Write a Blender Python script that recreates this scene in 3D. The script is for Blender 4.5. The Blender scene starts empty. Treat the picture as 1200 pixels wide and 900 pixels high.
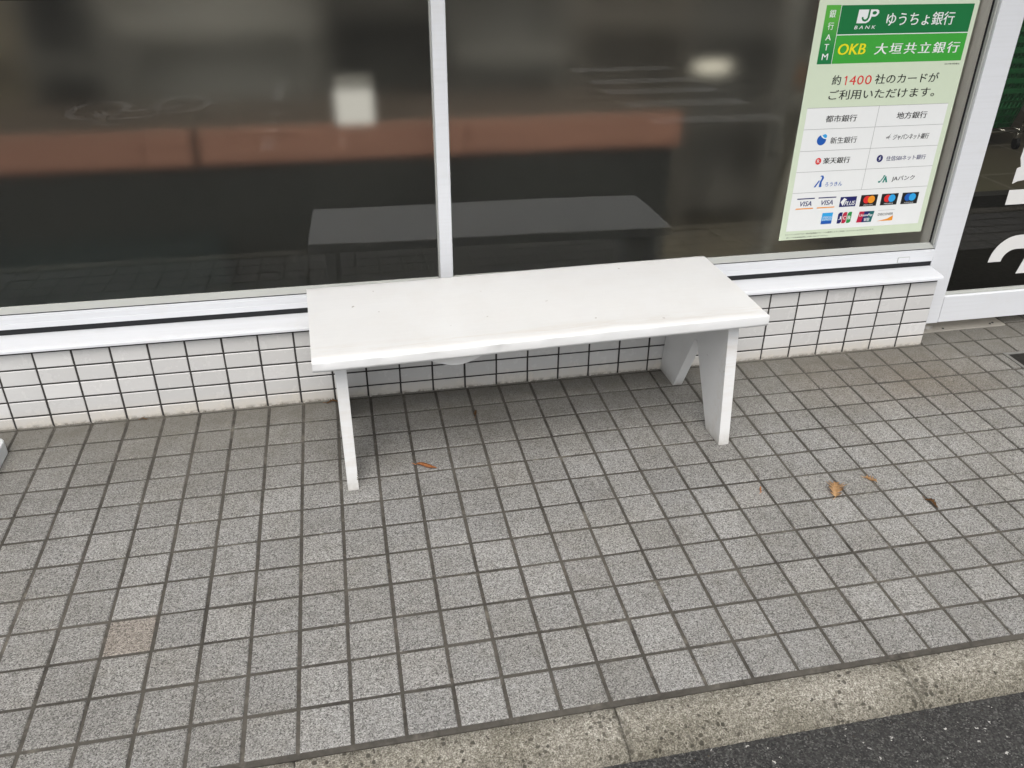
import bpy, bmesh, math, random
from mathutils import Matrix, Vector, Euler

random.seed(11)
S = bpy.context.scene
COL = S.collection

# ------------------------------------------------------------------ camera
cam_data = bpy.data.cameras.new("camera")
cam = bpy.data.objects.new("camera", cam_data)
COL.objects.link(cam)
cam_data.sensor_width = 36.0
cam_data.lens = 29.385
cam_data.clip_start = 0.02
cam_data.clip_end = 600.0
_r = Vector((0.98005, -0.19867, 0.00654)).normalized()
_f = Vector((0.17600, 0.85174, -0.49350)).normalized()
_r = (_r - _f * _r.dot(_f)).normalized()
_u = _r.cross(_f)
cam.matrix_world = Matrix(((_r.x, _u.x, -_f.x, 0.0780),
                           (_r.y, _u.y, -_f.y, -2.2610),
                           (_r.z, _u.z, -_f.z, 1.3050),
                           (0, 0, 0, 1)))
S.camera = cam

# ------------------------------------------------------------------ light
SUN_EL, SUN_AZ = 56.0, 192.0       # high, from behind the photographer, hazy
world = bpy.data.worlds.new("World")
S.world = world
world.use_nodes = True
wn = world.node_tree.nodes
wl = world.node_tree.links
for n in list(wn):
    wn.remove(n)
sky = wn.new('ShaderNodeTexSky')
sky.sky_type = 'NISHITA'
sky.sun_disc = False
sky.sun_elevation = math.radians(SUN_EL)
sky.sun_rotation = math.radians(SUN_AZ)
sky.air_density = 1.0
sky.dust_density = 3.0
hsv = wn.new('ShaderNodeHueSaturation')
hsv.inputs['Saturation'].default_value = 0.30     # overcast: nearly grey sky
bg = wn.new('ShaderNodeBackground')
bg.inputs['Strength'].default_value = 0.15
wo = wn.new('ShaderNodeOutputWorld')
wl.new(sky.outputs[0], hsv.inputs['Color'])
wl.new(hsv.outputs[0], bg.inputs['Color'])
wl.new(bg.outputs[0], wo.inputs['Surface'])

sun_d = bpy.data.lights.new("sun", 'SUN')
sun_d.energy = 1.5
sun_d.angle = math.radians(50)
sun_d.color = (1.0, 0.965, 0.91)
sun = bpy.data.objects.new("sun", sun_d)
COL.objects.link(sun)
_az, _el = math.radians(SUN_AZ), math.radians(SUN_EL)
_to = Vector((math.sin(_az) * math.cos(_el), math.cos(_az) * math.cos(_el), math.sin(_el)))
sun.rotation_euler = _to.to_track_quat('Z', 'Y').to_euler()

S.view_settings.view_transform = 'Standard'
S.view_settings.look = 'None'
S.view_settings.gamma = 1.0
S.view_settings.use_curve_mapping = False
S.view_settings.exposure = 0.33
S.cycles.max_bounces = 10
S.cycles.transparent_max_bounces = 24
S.cycles.use_denoising = True

# ------------------------------------------------------------------ helpers
ALPHA = 0.036228                   # the pavement falls away from the shop
MF = Matrix.Rotation(ALPHA, 4, 'X') @ Matrix.Translation((0, -1.20802, 0))
# MF turns pavement coordinates (x, y from the kerb, z up from the tiles) into the world


def obj(name, bm, mats, parent=None, smooth=False):
    me = bpy.data.meshes.new(name)
    bmesh.ops.recalc_face_normals(bm, faces=bm.faces[:])
    bm.to_mesh(me)
    bm.free()
    for m in (mats if isinstance(mats, (list, tuple)) else [mats]):
        me.materials.append(m)
    if smooth:
        for p in me.polygons:
            p.use_smooth = True
    o = bpy.data.objects.new(name, me)
    COL.objects.link(o)
    if parent is not None:
        o.parent = parent
    return o


def thing(name, label, cat, mat=None, group=None):
    o = bpy.data.objects.new(name, None)
    o.empty_display_size = 0.05
    COL.objects.link(o)
    if mat is not None:
        o.matrix_world = mat
    o['label'] = label
    o['category'] = cat
    if group:
        o['group'] = group
    return o


def tag(o, label, cat, group=None):
    o['label'] = label
    o['category'] = cat
    if group:
        o['group'] = group
    return o


def structure(o):
    o['kind'] = 'structure'
    return o


def add_box(bm, x0, x1, y0, y1, z0, z1, bevel=0.0, mi=0, seg=1, M=None):
    r = bmesh.ops.create_cube(bm, size=1.0)
    vs = r['verts']
    bmesh.ops.scale(bm, vec=(x1 - x0, y1 - y0, z1 - z0), verts=vs)
    bmesh.ops.translate(bm, vec=((x0 + x1) / 2, (y0 + y1) / 2, (z0 + z1) / 2), verts=vs)
    fs = set(f for v in vs for f in v.link_faces)
    if bevel:
        es = list(set(e for v in vs for e in v.link_edges))
        rr = bmesh.ops.bevel(bm, geom=es, offset=bevel, segments=seg, affect='EDGES', profile=0.5)
        fs = set(rr['faces']) | set(f for f in fs if f.is_valid)
        vs = list(set(v for f in fs for v in f.verts))
        fs = set(f for v in vs for f in v.link_faces)
    for f in fs:
        f.material_index = mi
    if M is not None:
        bmesh.ops.transform(bm, matrix=M, verts=list(set(v for f in fs for v in f.verts)))
    return fs


def prism(bm, pts, axis, a, b, mi=0, bevel=0.0):
    """extrude a 2-D outline along an axis; 'x': pts are (y,z), 'y': (x,z), 'z': (x,y)"""
    def P(p, t):
        return {'x': (t, p[0], p[1]), 'y': (p[0], t, p[1]), 'z': (p[0], p[1], t)}[axis]
    A = [bm.verts.new(P(p, a)) for p in pts]
    B = [bm.verts.new(P(p, b)) for p in pts]
    fs = [bm.faces.new(A), bm.faces.new(list(reversed(B)))]
    n = len(pts)
    for i in range(n):
        fs.append(bm.faces.new((A[i], A[(i + 1) % n], B[(i + 1) % n], B[i])))
    for f in fs:
        f.material_index = mi
    if bevel:
        bmesh.ops.recalc_face_normals(bm, faces=fs)
        es = list(set(e for f in fs for e in f.edges))
        bmesh.ops.bevel(bm, geom=es, offset=bevel, segments=2, affect='EDGES', profile=0.5)
    return fs


def tube(bm, pts, r, n=10, mi=0, closed=False):
    pts = [Vector(p) for p in pts]
    rings = []
    N = len(pts)
    for i, p in enumerate(pts):
        if closed:
            d = (pts[(i + 1) % N] - pts[i - 1]).normalized()
        else:
            d = (pts[min(i + 1, N - 1)] - pts[max(i - 1, 0)]).normalized()
        a = d.cross(Vector((0.13, 0.31, 0.94))).normalized()
        b = d.cross(a).normalized()
        rings.append([bm.verts.new(p + (a * math.cos(t) + b * math.sin(t)) * r)
                      for t in (2 * math.pi * k / n for k in range(n))])
    rng = range(N) if closed else range(N - 1)
    for i in rng:
        A, B = rings[i], rings[(i + 1) % N]
        for k in range(n):
            f = bm.faces.new((A[k], A[(k + 1) % n], B[(k + 1) % n], B[k]))
            f.material_index = mi
            f.smooth = True
    if not closed:
        bm.faces.new(list(reversed(rings[0]))).material_index = mi
        bm.faces.new(rings[-1]).material_index = mi


# ------------------------------------------------------------------ materials
class NT:
    def __init__(self, name):
        self.m = bpy.data.materials.new(name)
        self.m.use_nodes = True
        self.t = self.m.node_tree
        self.n = self.t.nodes
        for x in list(self.n):
            self.n.remove(x)
        self.out = self.n.new('ShaderNodeOutputMaterial')

    def node(self, kind, ins=None, **props):
        x = self.n.new('ShaderNode' + kind)
        for k, v in props.items():
            setattr(x, k, v)
        for k, v in (ins or {}).items():
            s = x.inputs[k]
            if isinstance(v, bpy.types.NodeSocket):
                self.t.links.new(v, s)
            else:
                s.default_value = v
        return x

    def ramp(self, fac, stops, interp='LINEAR'):
        x = self.n.new('ShaderNodeValToRGB')
        x.color_ramp.interpolation = interp
        els = x.color_ramp.elements
        while len(els) < len(stops):
            els.new(0.5)
        for e, (p, c) in zip(els, stops):
            e.position = p
            e.color = c if len(c) == 4 else (*c, 1)
        self.t.links.new(fac, x.inputs[0])
        return x.outputs[0]

    def mix(self, fac, a, b, mode='MIX'):
        x = self.n.new('ShaderNodeMix')
        x.data_type = 'RGBA'
        x.blend_type = mode
        for s, v in ((x.inputs[0], fac), (x.inputs[6], a), (x.inputs[7], b)):
            if isinstance(v, bpy.types.NodeSocket):
                self.t.links.new(v, s)
            else:
                s.default_value = v if not isinstance(v, tuple) or len(v) == 4 else (*v, 1)
        return x.outputs[2]

    def math(self, op, a, b=0.0, c=0.0, clamp=False):
        x = self.n.new('ShaderNodeMath')
        x.operation = op
        x.use_clamp = clamp
        for s, v in zip(x.inputs, (a, b, c)):
            if isinstance(v, bpy.types.NodeSocket):
                self.t.links.new(v, s)
            else:
                s.default_value = v
        return x.outputs[0]

    def coord(self, kind='Object'):
        return self.node('TexCoord').outputs[kind]

    def noise(self, vec, scale, detail=4.0, rough=0.55, dist=0.0, dim=None):
        ins = {'Vector': vec, 'Scale': scale, 'Detail': detail, 'Roughness': rough, 'Distortion': dist}
        return self.node('TexNoise', ins).outputs[0]

    def voro(self, vec, scale, out='Color', feature='F1', rand=1.0):
        return self.node('TexVoronoi', {'Vector': vec, 'Scale': scale, 'Randomness': rand},
                         feature=feature).outputs[out]

    def bump(self, h, strength=0.3, dist=0.001):
        return self.node('Bump', {'Height': h, 'Strength': strength, 'Distance': dist}).outputs[0]

    def principled(self, color, rough=0.5, normal=None, metallic=0.0, spec=0.5, **kw):
        ins = {'Base Color': color if isinstance(color, bpy.types.NodeSocket) or len(color) == 4 else (*color, 1),
               'Roughness': rough, 'Metallic': metallic, 'Specular IOR Level': spec}
        if normal is not None:
            ins['Normal'] = normal
        ins.update(kw)
        b = self.node('BsdfPrincipled', ins)
        self.t.links.new(b.outputs[0], self.out.inputs['Surface'])
        return b

    def surf(self, s):
        self.t.links.new(s, self.out.inputs['Surface'])


def plain(name, color, rough=0.5, metallic=0.0, spec=0.5, var=0.06, scale=9.0):
    """paint / plastic / metal with a little uneven tone and gloss"""
    t = NT(name)
    co = t.coord()
    n = t.noise(co, scale, 5, 0.6)
    c2 = tuple(max(0.0, c * (1 - 2 * var)) for c in color)
    col = t.mix(n, color, c2)
    rg = t.math('MULTIPLY_ADD', n, 0.15, rough - 0.07, clamp=True)
    t.principled(col, rg, metallic=metallic, spec=spec)
    return t.m


# pavement tiles: granite-like speckle, each tile its own tone
def mat_tiles():
    t = NT('grey_speckled_tile')
    co = t.coord()
    at = t.node('Attribute', attribute_name='tone').outputs['Color']
    sp = t.node('SeparateColor', {0: at})
    grain = t.voro(co, 470.0)
    g1 = t.node('SeparateColor', {0: grain}).outputs[0]
    fine = t.noise(co, 700.0, 2, 0.7)
    spk = t.math('MULTIPLY_ADD', fine, 0.55, t.math('MULTIPLY', g1, 0.62))
    col = t.ramp(spk, [(0.24, (0.070, 0.067, 0.062)), (0.44, (0.213, 0.208, 0.198)),
                       (0.62, (0.293, 0.288, 0.277)), (0.78, (0.375, 0.368, 0.354)), (0.95, (0.52, 0.51, 0.488))])
    tone = t.math('MULTIPLY_ADD', sp.outputs[0], 0.20, 0.82)
    col = t.mix(1.0, col, t.node('CombineColor', {0: tone, 1: tone, 2: tone}).outputs[0], 'MULTIPLY')
    # a few warm / pinkish tiles
    col = t.mix(t.math('MULTIPLY', sp.outputs[1], 0.9), col, t.mix(1.0, col, (1.08, 0.985, 0.91), 'MULTIPLY'))
    # wear: broad soft blotches and brown stain towards the door side of the wall
    big = t.noise(co, 3.2, 6, 0.6, 0.4)
    col = t.mix(t.ramp(big, [(0.40, (0, 0, 0)), (0.66, (0.75, 0.75, 0.75))]), col,
                t.mix(1.0, col, (0.80, 0.785, 0.75), 'MULTIPLY'))
    med = t.noise(co, 17.0, 5, 0.65)
    col = t.mix(t.ramp(med, [(0.50, (0, 0, 0)), (0.72, (0.55, 0.55, 0.55))]), col,
                t.mix(1.0, col, (0.76, 0.74, 0.70), 'MULTIPLY'))
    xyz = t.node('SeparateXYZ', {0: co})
    # splash dirt along the wall foot, widened and darkened to paint in shade
    wall_dirt_shade = t.math('SUBTRACT', 1.0, t.math('MULTIPLY', t.math('ABSOLUTE', t.math('SUBTRACT', xyz.outputs[1], 1.22)), 1.75), clamp=True)
    dirt = t.math('MULTIPLY', t.math('POWER', wall_dirt_shade, 1.4), t.math('MULTIPLY_ADD', med, 1.2, 0.35), clamp=True)
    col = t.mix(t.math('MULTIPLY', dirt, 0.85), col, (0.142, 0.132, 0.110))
    sx = t.math('SUBTRACT', xyz.outputs[0], 1.78)
    sy = t.math('SUBTRACT', xyz.outputs[1], 1.02)
    rr = t.math('ADD', t.math('MULTIPLY', sx, sx), t.math('MULTIPLY', t.math('MULTIPLY', sy, sy), 3.0))
    st = t.math('MULTIPLY', t.math('SUBTRACT', 1.0, t.math('MULTIPLY', rr, 6.0), clamp=True), big, clamp=True)
    col = t.mix(t.math('MULTIPLY', st, 0.95), col, t.mix(1.0, col, (0.84, 0.72, 0.60), 'MULTIPLY'))
    # small dark drips
    sptn = t.voro(co, 26.0, 'Distance')
    spots = t.ramp(sptn, [(0.035, (0.55, 0.55, 0.55)), (0.075, (0, 0, 0))])
    gate = t.ramp(t.noise(co, 7.0, 2), [(0.56, (0, 0, 0)), (0.60, (1, 1, 1))])
    col = t.mix(t.math('MULTIPLY', spots, gate), col, (0.07, 0.06, 0.05))
    h = t.math('ADD', spk, t.math('MULTIPLY', t.noise(co, 240.0, 3), 0.6))
    t.principled(col, 0.82, t.bump(h, 0.35, 0.0007), spec=0.3)
    return t.m


def mat_grout():
    t = NT('dark_mortar_joint')
    co = t.coord()
    n = t.noise(co, 60.0, 6, 0.7)
    n2 = t.noise(co, 4.0, 4, 0.6)
    col = t.ramp(n, [(0.3, (0.040, 0.036, 0.031)), (0.7, (0.090, 0.083, 0.072))])
    col = t.mix(t.ramp(n2, [(0.4, (0, 0, 0)), (0.7, (0.75, 0.75, 0.75))]), col, (0.125, 0.115, 0.098))
    col = t.mix(t.ramp(t.noise(co, 12.0, 4, 0.7), [(0.56, (0, 0, 0)), (0.68, (0.8, 0.8, 0.8))]), col, (0.17, 0.155, 0.13))
    t.principled(col, 0.9, t.bump(n, 0.5, 0.002), spec=0.2)
    return t.m


def mat_kerb():
    t = NT('exposed_aggregate_concrete')
    co = t.coord()
    warp = t.mix(0.012, co, t.node('TexNoise', {'Vector': co, 'Scale': 60.0}).outputs['Color'])
    n = t.noise(co, 95.0, 8, 0.85)
    fine = t.noise(co, 330.0, 3, 0.7)
    col = t.ramp(n, [(0.38, (0.17, 0.157, 0.132)), (0.49, (0.40, 0.378, 0.325)), (0.60, (0.67, 0.64, 0.57))])
    col = t.mix(t.ramp(fine, [(0.42, (0.85, 0.85, 0.85)), (0.56, (0, 0, 0))]), col, (0.15, 0.135, 0.11))
    # dark stones of several sizes, thick in patches
    patch = t.noise(co, 9.0, 4, 0.6)
    d1 = t.voro(warp, 95.0, 'Distance')
    c1 = t.node('SeparateColor', {0: t.voro(warp, 95.0)}).outputs[0]
    xk = t.node('SeparateXYZ', {0: co}).outputs[0]
    fr = t.math('FRACT', t.math('DIVIDE', t.math('ADD', xk, 10.0 - 0.502 + 0.304 + 0.608 * 40 - 10.0), 0.608))
    near = t.math('SUBTRACT', 1.0, t.math('MULTIPLY', t.math('ABSOLUTE', t.math('SUBTRACT', fr, 0.5)), 9.0), clamp=True)
    thr = t.math('MULTIPLY_ADD', patch, 1.5, t.math('MULTIPLY_ADD', near, 0.55, -0.62))
    keep = t.math('LESS_THAN', c1, thr)
    peb = t.math('MULTIPLY', t.ramp(d1, [(0.36, (1, 1, 1)), (0.46, (0, 0, 0))]), keep)
    stone = t.ramp(c1, [(0.0, (0.075, 0.070, 0.058)), (0.5, (0.17, 0.155, 0.125))])
    col = t.mix(t.math('MULTIPLY', peb, 0.9), col, stone)
    d2 = t.voro(warp, 210.0, 'Distance')
    c2 = t.node('SeparateColor', {0: t.voro(warp, 210.0)}).outputs[1]
    peb2 = t.math('MULTIPLY', t.ramp(d2, [(0.30, (1, 1, 1)), (0.45, (0, 0, 0))]), t.math('LESS_THAN', c2, 0.40))
    col = t.mix(t.math('MULTIPLY', peb2, 0.75), col, (0.12, 0.105, 0.085))
    big = t.noise(co, 5.0, 5, 0.6)
    col = t.mix(t.ramp(big, [(0.40, (0, 0, 0)), (0.72, (0.7, 0.7, 0.7))]), col, t.mix(1.0, col, (0.52, 0.51, 0.46), 'MULTIPLY'))
    stain = t.math('ADD', t.math('MULTIPLY', near, 0.22), t.noise(co, 38.0, 8, 0.85))
    col = t.mix(t.ramp(stain, [(0.68, (0, 0, 0)), (0.80, (0.75, 0.75, 0.75))]), col, (0.15, 0.14, 0.115))
    yy = t.node('SeparateXYZ', {0: co}).outputs[1]
    low = t.math('MULTIPLY', t.math('SUBTRACT', -0.055, yy), 14.0, clamp=True)
    col = t.mix(t.math('MULTIPLY', low, t.math('MULTIPLY_ADD', n, 1.4, 0.1), clamp=True), col, t.mix(1.0, col, (0.50, 0.49, 0.45), 'MULTIPLY'))
    h = t.math('SUBTRACT', n, t.math('MULTIPLY', peb, 0.5))
    t.principled(col, 0.9, t.bump(t.math('ADD', h, t.math('MULTIPLY', fine, 0.4)), 0.7, 0.003), spec=0.2)
    return t.m


def mat_asphalt():
    t = NT('asphalt')
    co = t.coord()
    v = t.voro(co, 330.0)
    vv = t.node('SeparateColor', {0: v})
    dd = t.voro(co, 330.0, 'Distance')
    n = t.noise(co, 30.0, 6, 0.7)
    col = t.ramp(vv.outputs[0], [(0.0, (0.014, 0.014, 0.014)), (0.6, (0.045, 0.044, 0.042)), (0.9, (0.085, 0.083, 0.079)), (1.0, (0.15, 0.147, 0.14))])
    col = t.mix(t.ramp(n, [(0.4, (0, 0, 0)), (0.7, (0.6, 0.6, 0.6))]), col, (0.045, 0.044, 0.042))
    # bright stone chips
    wp = t.mix(0.02, co, t.node('TexNoise', {'Vector': co, 'Scale': 120.0}).outputs['Color'])
    v2 = t.voro(wp, 150.0)
    k = t.node('SeparateColor', {0: v2})
    chip = t.math('MULTIPLY', t.math('GREATER_THAN', k.outputs[1], t.math('MULTIPLY_ADD', n, 0.05, 0.945)),
                  t.ramp(t.math('DIVIDE', t.voro(wp, 150.0, 'Distance'), t.math('MULTIPLY_ADD', k.outputs[2], 0.9, 0.35)), [(0.26, (1, 1, 1)), (0.40, (0, 0, 0))]))
    col = t.mix(chip, col, (0.50, 0.485, 0.455))
    smear = t.math('MULTIPLY', t.ramp(t.noise(co, 11.0, 6, 0.8), [(0.63, (0, 0, 0)), (0.70, (1, 1, 1))]), t.math('GREATER_THAN', vv.outputs[2], 0.55))
    col = t.mix(t.math('MULTIPLY', smear, 0.4), col, (0.26, 0.255, 0.24))
    h = t.math('SUBTRACT', vv.outputs[1], dd)
    t.principled(col, 0.85, t.bump(h, 0.5, 0.003), spec=0.3)
    return t.m


def mat_wall_tile():
    t = NT('glazed_white_wall_tile')
    co = t.coord()
    at = t.node('Attribute', attribute_name='tone').outputs['Color']
    sp = t.node('SeparateColor', {0: at}).outputs[0]
    col = t.mix(sp, (0.565, 0.558, 0.546), (0.655, 0.646, 0.634))
    xyz = t.node('SeparateXYZ', {0: co})
    n = t.noise(co, 22.0, 6, 0.7)
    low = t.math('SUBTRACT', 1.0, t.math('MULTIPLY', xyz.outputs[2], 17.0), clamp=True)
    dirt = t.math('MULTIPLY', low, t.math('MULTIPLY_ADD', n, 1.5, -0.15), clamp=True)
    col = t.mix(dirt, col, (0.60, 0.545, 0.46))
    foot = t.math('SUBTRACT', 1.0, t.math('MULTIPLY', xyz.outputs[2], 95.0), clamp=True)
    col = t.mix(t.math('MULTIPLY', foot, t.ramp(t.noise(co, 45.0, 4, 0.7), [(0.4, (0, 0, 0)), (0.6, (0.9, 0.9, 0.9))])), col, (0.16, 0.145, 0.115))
    smudge = t.ramp(t.noise(co, 13.0, 7, 0.8), [(0.68, (0, 0, 0)), (0.74, (0.35, 0.35, 0.35))])
    col = t.mix(smudge, col, (0.42, 0.40, 0.37))
    t.principled(col, t.math('MULTIPLY_ADD', n, 0.2, 0.16), t.bump(t.noise(co, 14.0, 2), 0.10, 0.004), spec=0.5)
    return t.m


def mat_bench(dirty=1.0):
    t = NT('white_painted_wood')
    co = t.coord()
    st = t.node('Mapping', {'Vector': co, 'Scale': (2.0, 38.0, 38.0)}).outputs[0]
    grain = t.noise(st, 3.0, 6, 0.65, 0.6)
    n = t.noise(co, 5.0, 6, 0.65, 0.5)
    fine = t.noise(co, 46.0, 5, 0.7)
    col = t.mix(grain, (0.70, 0.704, 0.702), (0.745, 0.747, 0.744))
    xyz = t.node('SeparateXYZ', {0: co})
    edge = t.math('SUBTRACT', 1.0, t.math('MULTIPLY', t.math('ABSOLUTE', t.math('ADD', xyz.outputs[1], 0.165)), 26.0), clamp=True)
    smear = t.noise(t.node('Mapping', {'Vector': co, 'Scale': (4.0, 30.0, 30.0)}).outputs[0], 1.6, 5, 0.7, 0.8)
    col = t.mix(t.math('MULTIPLY', t.math('MULTIPLY', edge, 0.42), t.ramp(smear, [(0.42, (0, 0, 0)), (0.66, (1, 1, 1))])), col, (0.56, 0.49, 0.41))
    grime = t.math('MULTIPLY', t.ramp(n, [(0.40, (0, 0, 0)), (0.70, (1, 1, 1))]), t.math('MULTIPLY_ADD', fine, 0.5, 0.1), clamp=True)
    col = t.mix(t.math('MULTIPLY', grime, 0.5 * dirty), col, (0.60, 0.565, 0.515))
    scuff = t.ramp(t.noise(t.node('Mapping', {'Vector': co, 'Scale': (9.0, 30.0, 30.0)}).outputs[0], 2.0, 8, 0.85),
                   [(0.64, (0, 0, 0)), (0.72, (0.6, 0.6, 0.6))])
    col = t.mix(t.math('MULTIPLY', scuff, dirty), col, (0.56, 0.51, 0.45))
    nd = t.voro(t.mix(0.02, co, t.node('TexNoise', {'Vector': co, 'Scale': 40.0}).outputs['Color']), 21.0, 'Distance')
    nick = t.math('MULTIPLY', t.ramp(nd, [(0.055, (1, 1, 1)), (0.085, (0, 0, 0))]), t.ramp(t.noise(co, 8.0, 3), [(0.52, (0, 0, 0)), (0.58, (0.75, 0.75, 0.75))]))
    col = t.mix(nick, col, (0.30, 0.27, 0.235))
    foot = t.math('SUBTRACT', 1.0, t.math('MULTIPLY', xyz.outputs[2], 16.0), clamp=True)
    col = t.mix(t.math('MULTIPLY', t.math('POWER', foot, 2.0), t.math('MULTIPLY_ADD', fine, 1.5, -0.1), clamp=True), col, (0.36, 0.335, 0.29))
    t.principled(col, t.math('MULTIPLY_ADD', fine, 0.2, 0.32), t.bump(t.math('ADD', grain, t.math('MULTIPLY', fine, 0.3)), 0.16, 0.0012), spec=0.45)
    return t.m


def mat_frame():
    t = NT('white_powder_coated_aluminium')
    co = t.coord()
    n = t.noise(co, 8.0, 6, 0.7)
    st = t.noise(t.node('Mapping', {'Vector': co, 'Scale': (1.5, 60.0, 60.0)}).outputs[0], 2.0, 5, 0.6)
    col = t.mix(t.ramp(st, [(0.45, (0, 0, 0)), (0.8, (0.5, 0.5, 0.5))]), (0.70, 0.712, 0.735), (0.62, 0.627, 0.635))
    col = t.mix(t.ramp(n, [(0.55, (0, 0, 0)), (0.8, (0.35, 0.35, 0.35))]), col, (0.62, 0.60, 0.56))
    t.principled(col, 0.34, spec=0.5)
    return t.m


def mat_glass():
    t = NT('clear_window_glass')
    fr = t.node('Fresnel', {'IOR': 1.52}).outputs[0]
    geo = t.node('NewGeometry').outputs['Backfacing']
    k = t.math('MULTIPLY', fr, t.math('SUBTRACT', 1.0, geo))
    k = t.math('MULTIPLY', k, 1.5, clamp=True)          # both faces of the sheet
    gl = t.node('BsdfGlossy', {'Color': (1, 1, 1, 1), 'Roughness': 0.0})
    tr = t.node('BsdfTransparent', {'Color': (0.95, 0.95, 0.935, 1)})
    mx = t.node('MixShader', {0: k, 1: tr.outputs[0], 2: gl.outputs[0]})
    t.surf(mx.outputs[0])
    return t.m


def mat_film():
    t = NT('smoked_frosted_film')
    geo = t.node('NewGeometry').outputs['Backfacing']
    rf = t.node('BsdfRefraction', {'Color': (0.84, 0.825, 0.79, 1), 'Roughness': 0.62, 'IOR': 1.14})
    tr = t.node('BsdfTransparent', {'Color': (1, 1, 1, 1)})
    mx = t.node('MixShader', {0: geo, 1: rf.outputs[0], 2: tr.outputs[0]})
    t.surf(mx.outputs[0])
    return t.m


def emit(name, color, strength):
    t = NT(name)
    e = t.node('Emission', {'Color': (*color, 1), 'Strength': strength})
    t.surf(e.outputs[0])
    return t.m


def mat_shop_floor():
    t = NT('shop_floor_tile')
    co = t.coord()
    br = t.node('TexBrick', {'Vector': co, 'Color1': (0.115, 0.103, 0.072, 1), 'Color2': (0.13, 0.116, 0.083, 1),
                             'Mortar': (0.19, 0.178, 0.145, 1), 'Scale': 1.0, 'Mortar Size': 0.012,
                             'Brick Width': 0.6, 'Row Height': 0.6}, offset=0.0)
    t.principled(br.outputs[0], 0.35)
    return t.m


def mat_leaf(name, c1, c2):
    t = NT(name)
    co = t.coord('Generated')
    n = t.noise(co, 6.0, 5, 0.7)
    col = t.ramp(n, [(0.35, c1), (0.65, c2)])
    t.principled(col, 0.7, spec=0.25)
    return t.m


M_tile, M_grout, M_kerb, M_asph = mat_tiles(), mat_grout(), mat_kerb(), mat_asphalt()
M_wtile = mat_wall_tile()
M_bench = mat_bench()
M_frame = mat_frame()
M_glass, M_film = mat_glass(), mat_film()
M_wjoint = plain('dark_wall_joint', (0.045, 0.042, 0.040), 0.85, spec=0.2, scale=30)
M_rubber = plain('black_rubber_seal', (0.018, 0.019, 0.021), 0.6, spec=0.3)
M_bead = plain('grey_glazing_bead', (0.40, 0.41, 0.385), 0.5)
M_render = plain('pale_wall_render', (0.52, 0.51, 0.49), 0.8, spec=0.2, scale=4)
M_steel = plain('dull_stainless_steel', (0.42, 0.40, 0.37), 0.45, metallic=0.75, var=0.12, scale=14)
M_plate = plain('worn_threshold_metal', (0.40, 0.375, 0.33), 0.5, metallic=0.15, var=0.2, scale=20)
M_darkmetal = plain('dark_metal', (0.05, 0.05, 0.05), 0.5, metallic=0.4)


def mat_road_paint():
    t = NT('worn_white_road_paint')
    co = t.coord()
    n = t.noise(co, 9.0, 8, 0.8)
    col = t.ramp(n, [(0.40, (0.07, 0.068, 0.065)), (0.52, (0.30, 0.295, 0.285)), (0.7, (0.42, 0.415, 0.40))])
    t.principled(col, 0.8)
    return t.m


M_white = mat_road_paint()

# ------------------------------------------------------------------ ground, pavement, kerb
ZR = -0.0665
bm = bmesh.new()
bmesh.ops.create_grid(bm, x_segments=1, y_segments=1, size=150)
bmesh.ops.translate(bm, vec=(0, 0, ZR), verts=bm.verts[:])
structure(obj('asphalt_ground', bm, M_asph))

# pavement: mortar slab and every tile as one sheet, in pavement coordinates
bm = bmesh.new()
lay = bm.faces.layers.int.new('dummy')
tone = bm.loops.layers.color.new('tone')
PX0, PX1 = -42, 50
PITCH = 0.1
add_box(bm, PX0 * PITCH, PX1 * PITCH, -0.0095, 1.42, -0.16, -0.0030, mi=1)
rnd = random.Random(5)
for i in range(PX0, PX1):
    for j in range(0, 14):
        # the joint is about 8 mm, and no tile sits quite true
        jx0, jx1 = 0.0040 + rnd.uniform(-.0006, .0006), 0.0040 + rnd.uniform(-.0006, .0006)
        jy0, jy1 = 0.0040 + rnd.uniform(-.0007, .0007), 0.0040 + rnd.uniform(-.0006, .0006)
        x0, x1 = i * PITCH + jx0, (i + 1) * PITCH - jx1
        y0, y1 = j * PITCH + jy0, (j + 1) * PITCH - jy1
        z = rnd.uniform(-0.0006, 0.0006)
        tz = (rnd.uniform(-.0005, .0005), rnd.uniform(-.0005, .0005))
        b = 0.0022
        cs = [(x0, y0), (x1, y0), (x1, y1), (x0, y1)]
        inn = [(x0 + b, y0 + b), (x1 - b, y0 + b), (x1 - b, y1 - b), (x0 + b, y1 - b)]
        zz = [z + tz[0] * (-1 if k in (0, 3) else 1) + tz[1] * (-1 if k < 2 else 1) for k in range(4)]
        lo = [bm.verts.new((p[0], p[1], -0.0045)) for p in cs]
        md = [bm.verts.new((p[0], p[1], zz[k] - 0.0016)) for k, p in enumerate(cs)]
        hi = [bm.verts.new((p[0], p[1], zz[k])) for k, p in enumerate(inn)]
        fs = [bm.faces.new(hi)]
        for k in range(4):
            fs.append(bm.faces.new((lo[k], lo[(k + 1) % 4], md[(k + 1) % 4], md[k])))
            fs.append(bm.faces.new((md[k], md[(k + 1) % 4], hi[(k + 1) % 4], hi[k])))
        warm = 0.0
        if (i, j) == (-5, 3):
            warm = 1.0
        elif rnd.random() < 0.06:
            warm = rnd.uniform(0.1, 0.4)
        c = (rnd.random() * 0.8 + 0.1, warm, 0, 1)
        for f in fs:
            for l in f.loops:
                l[tone] = c
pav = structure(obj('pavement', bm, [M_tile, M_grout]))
pav.matrix_world = MF

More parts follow.
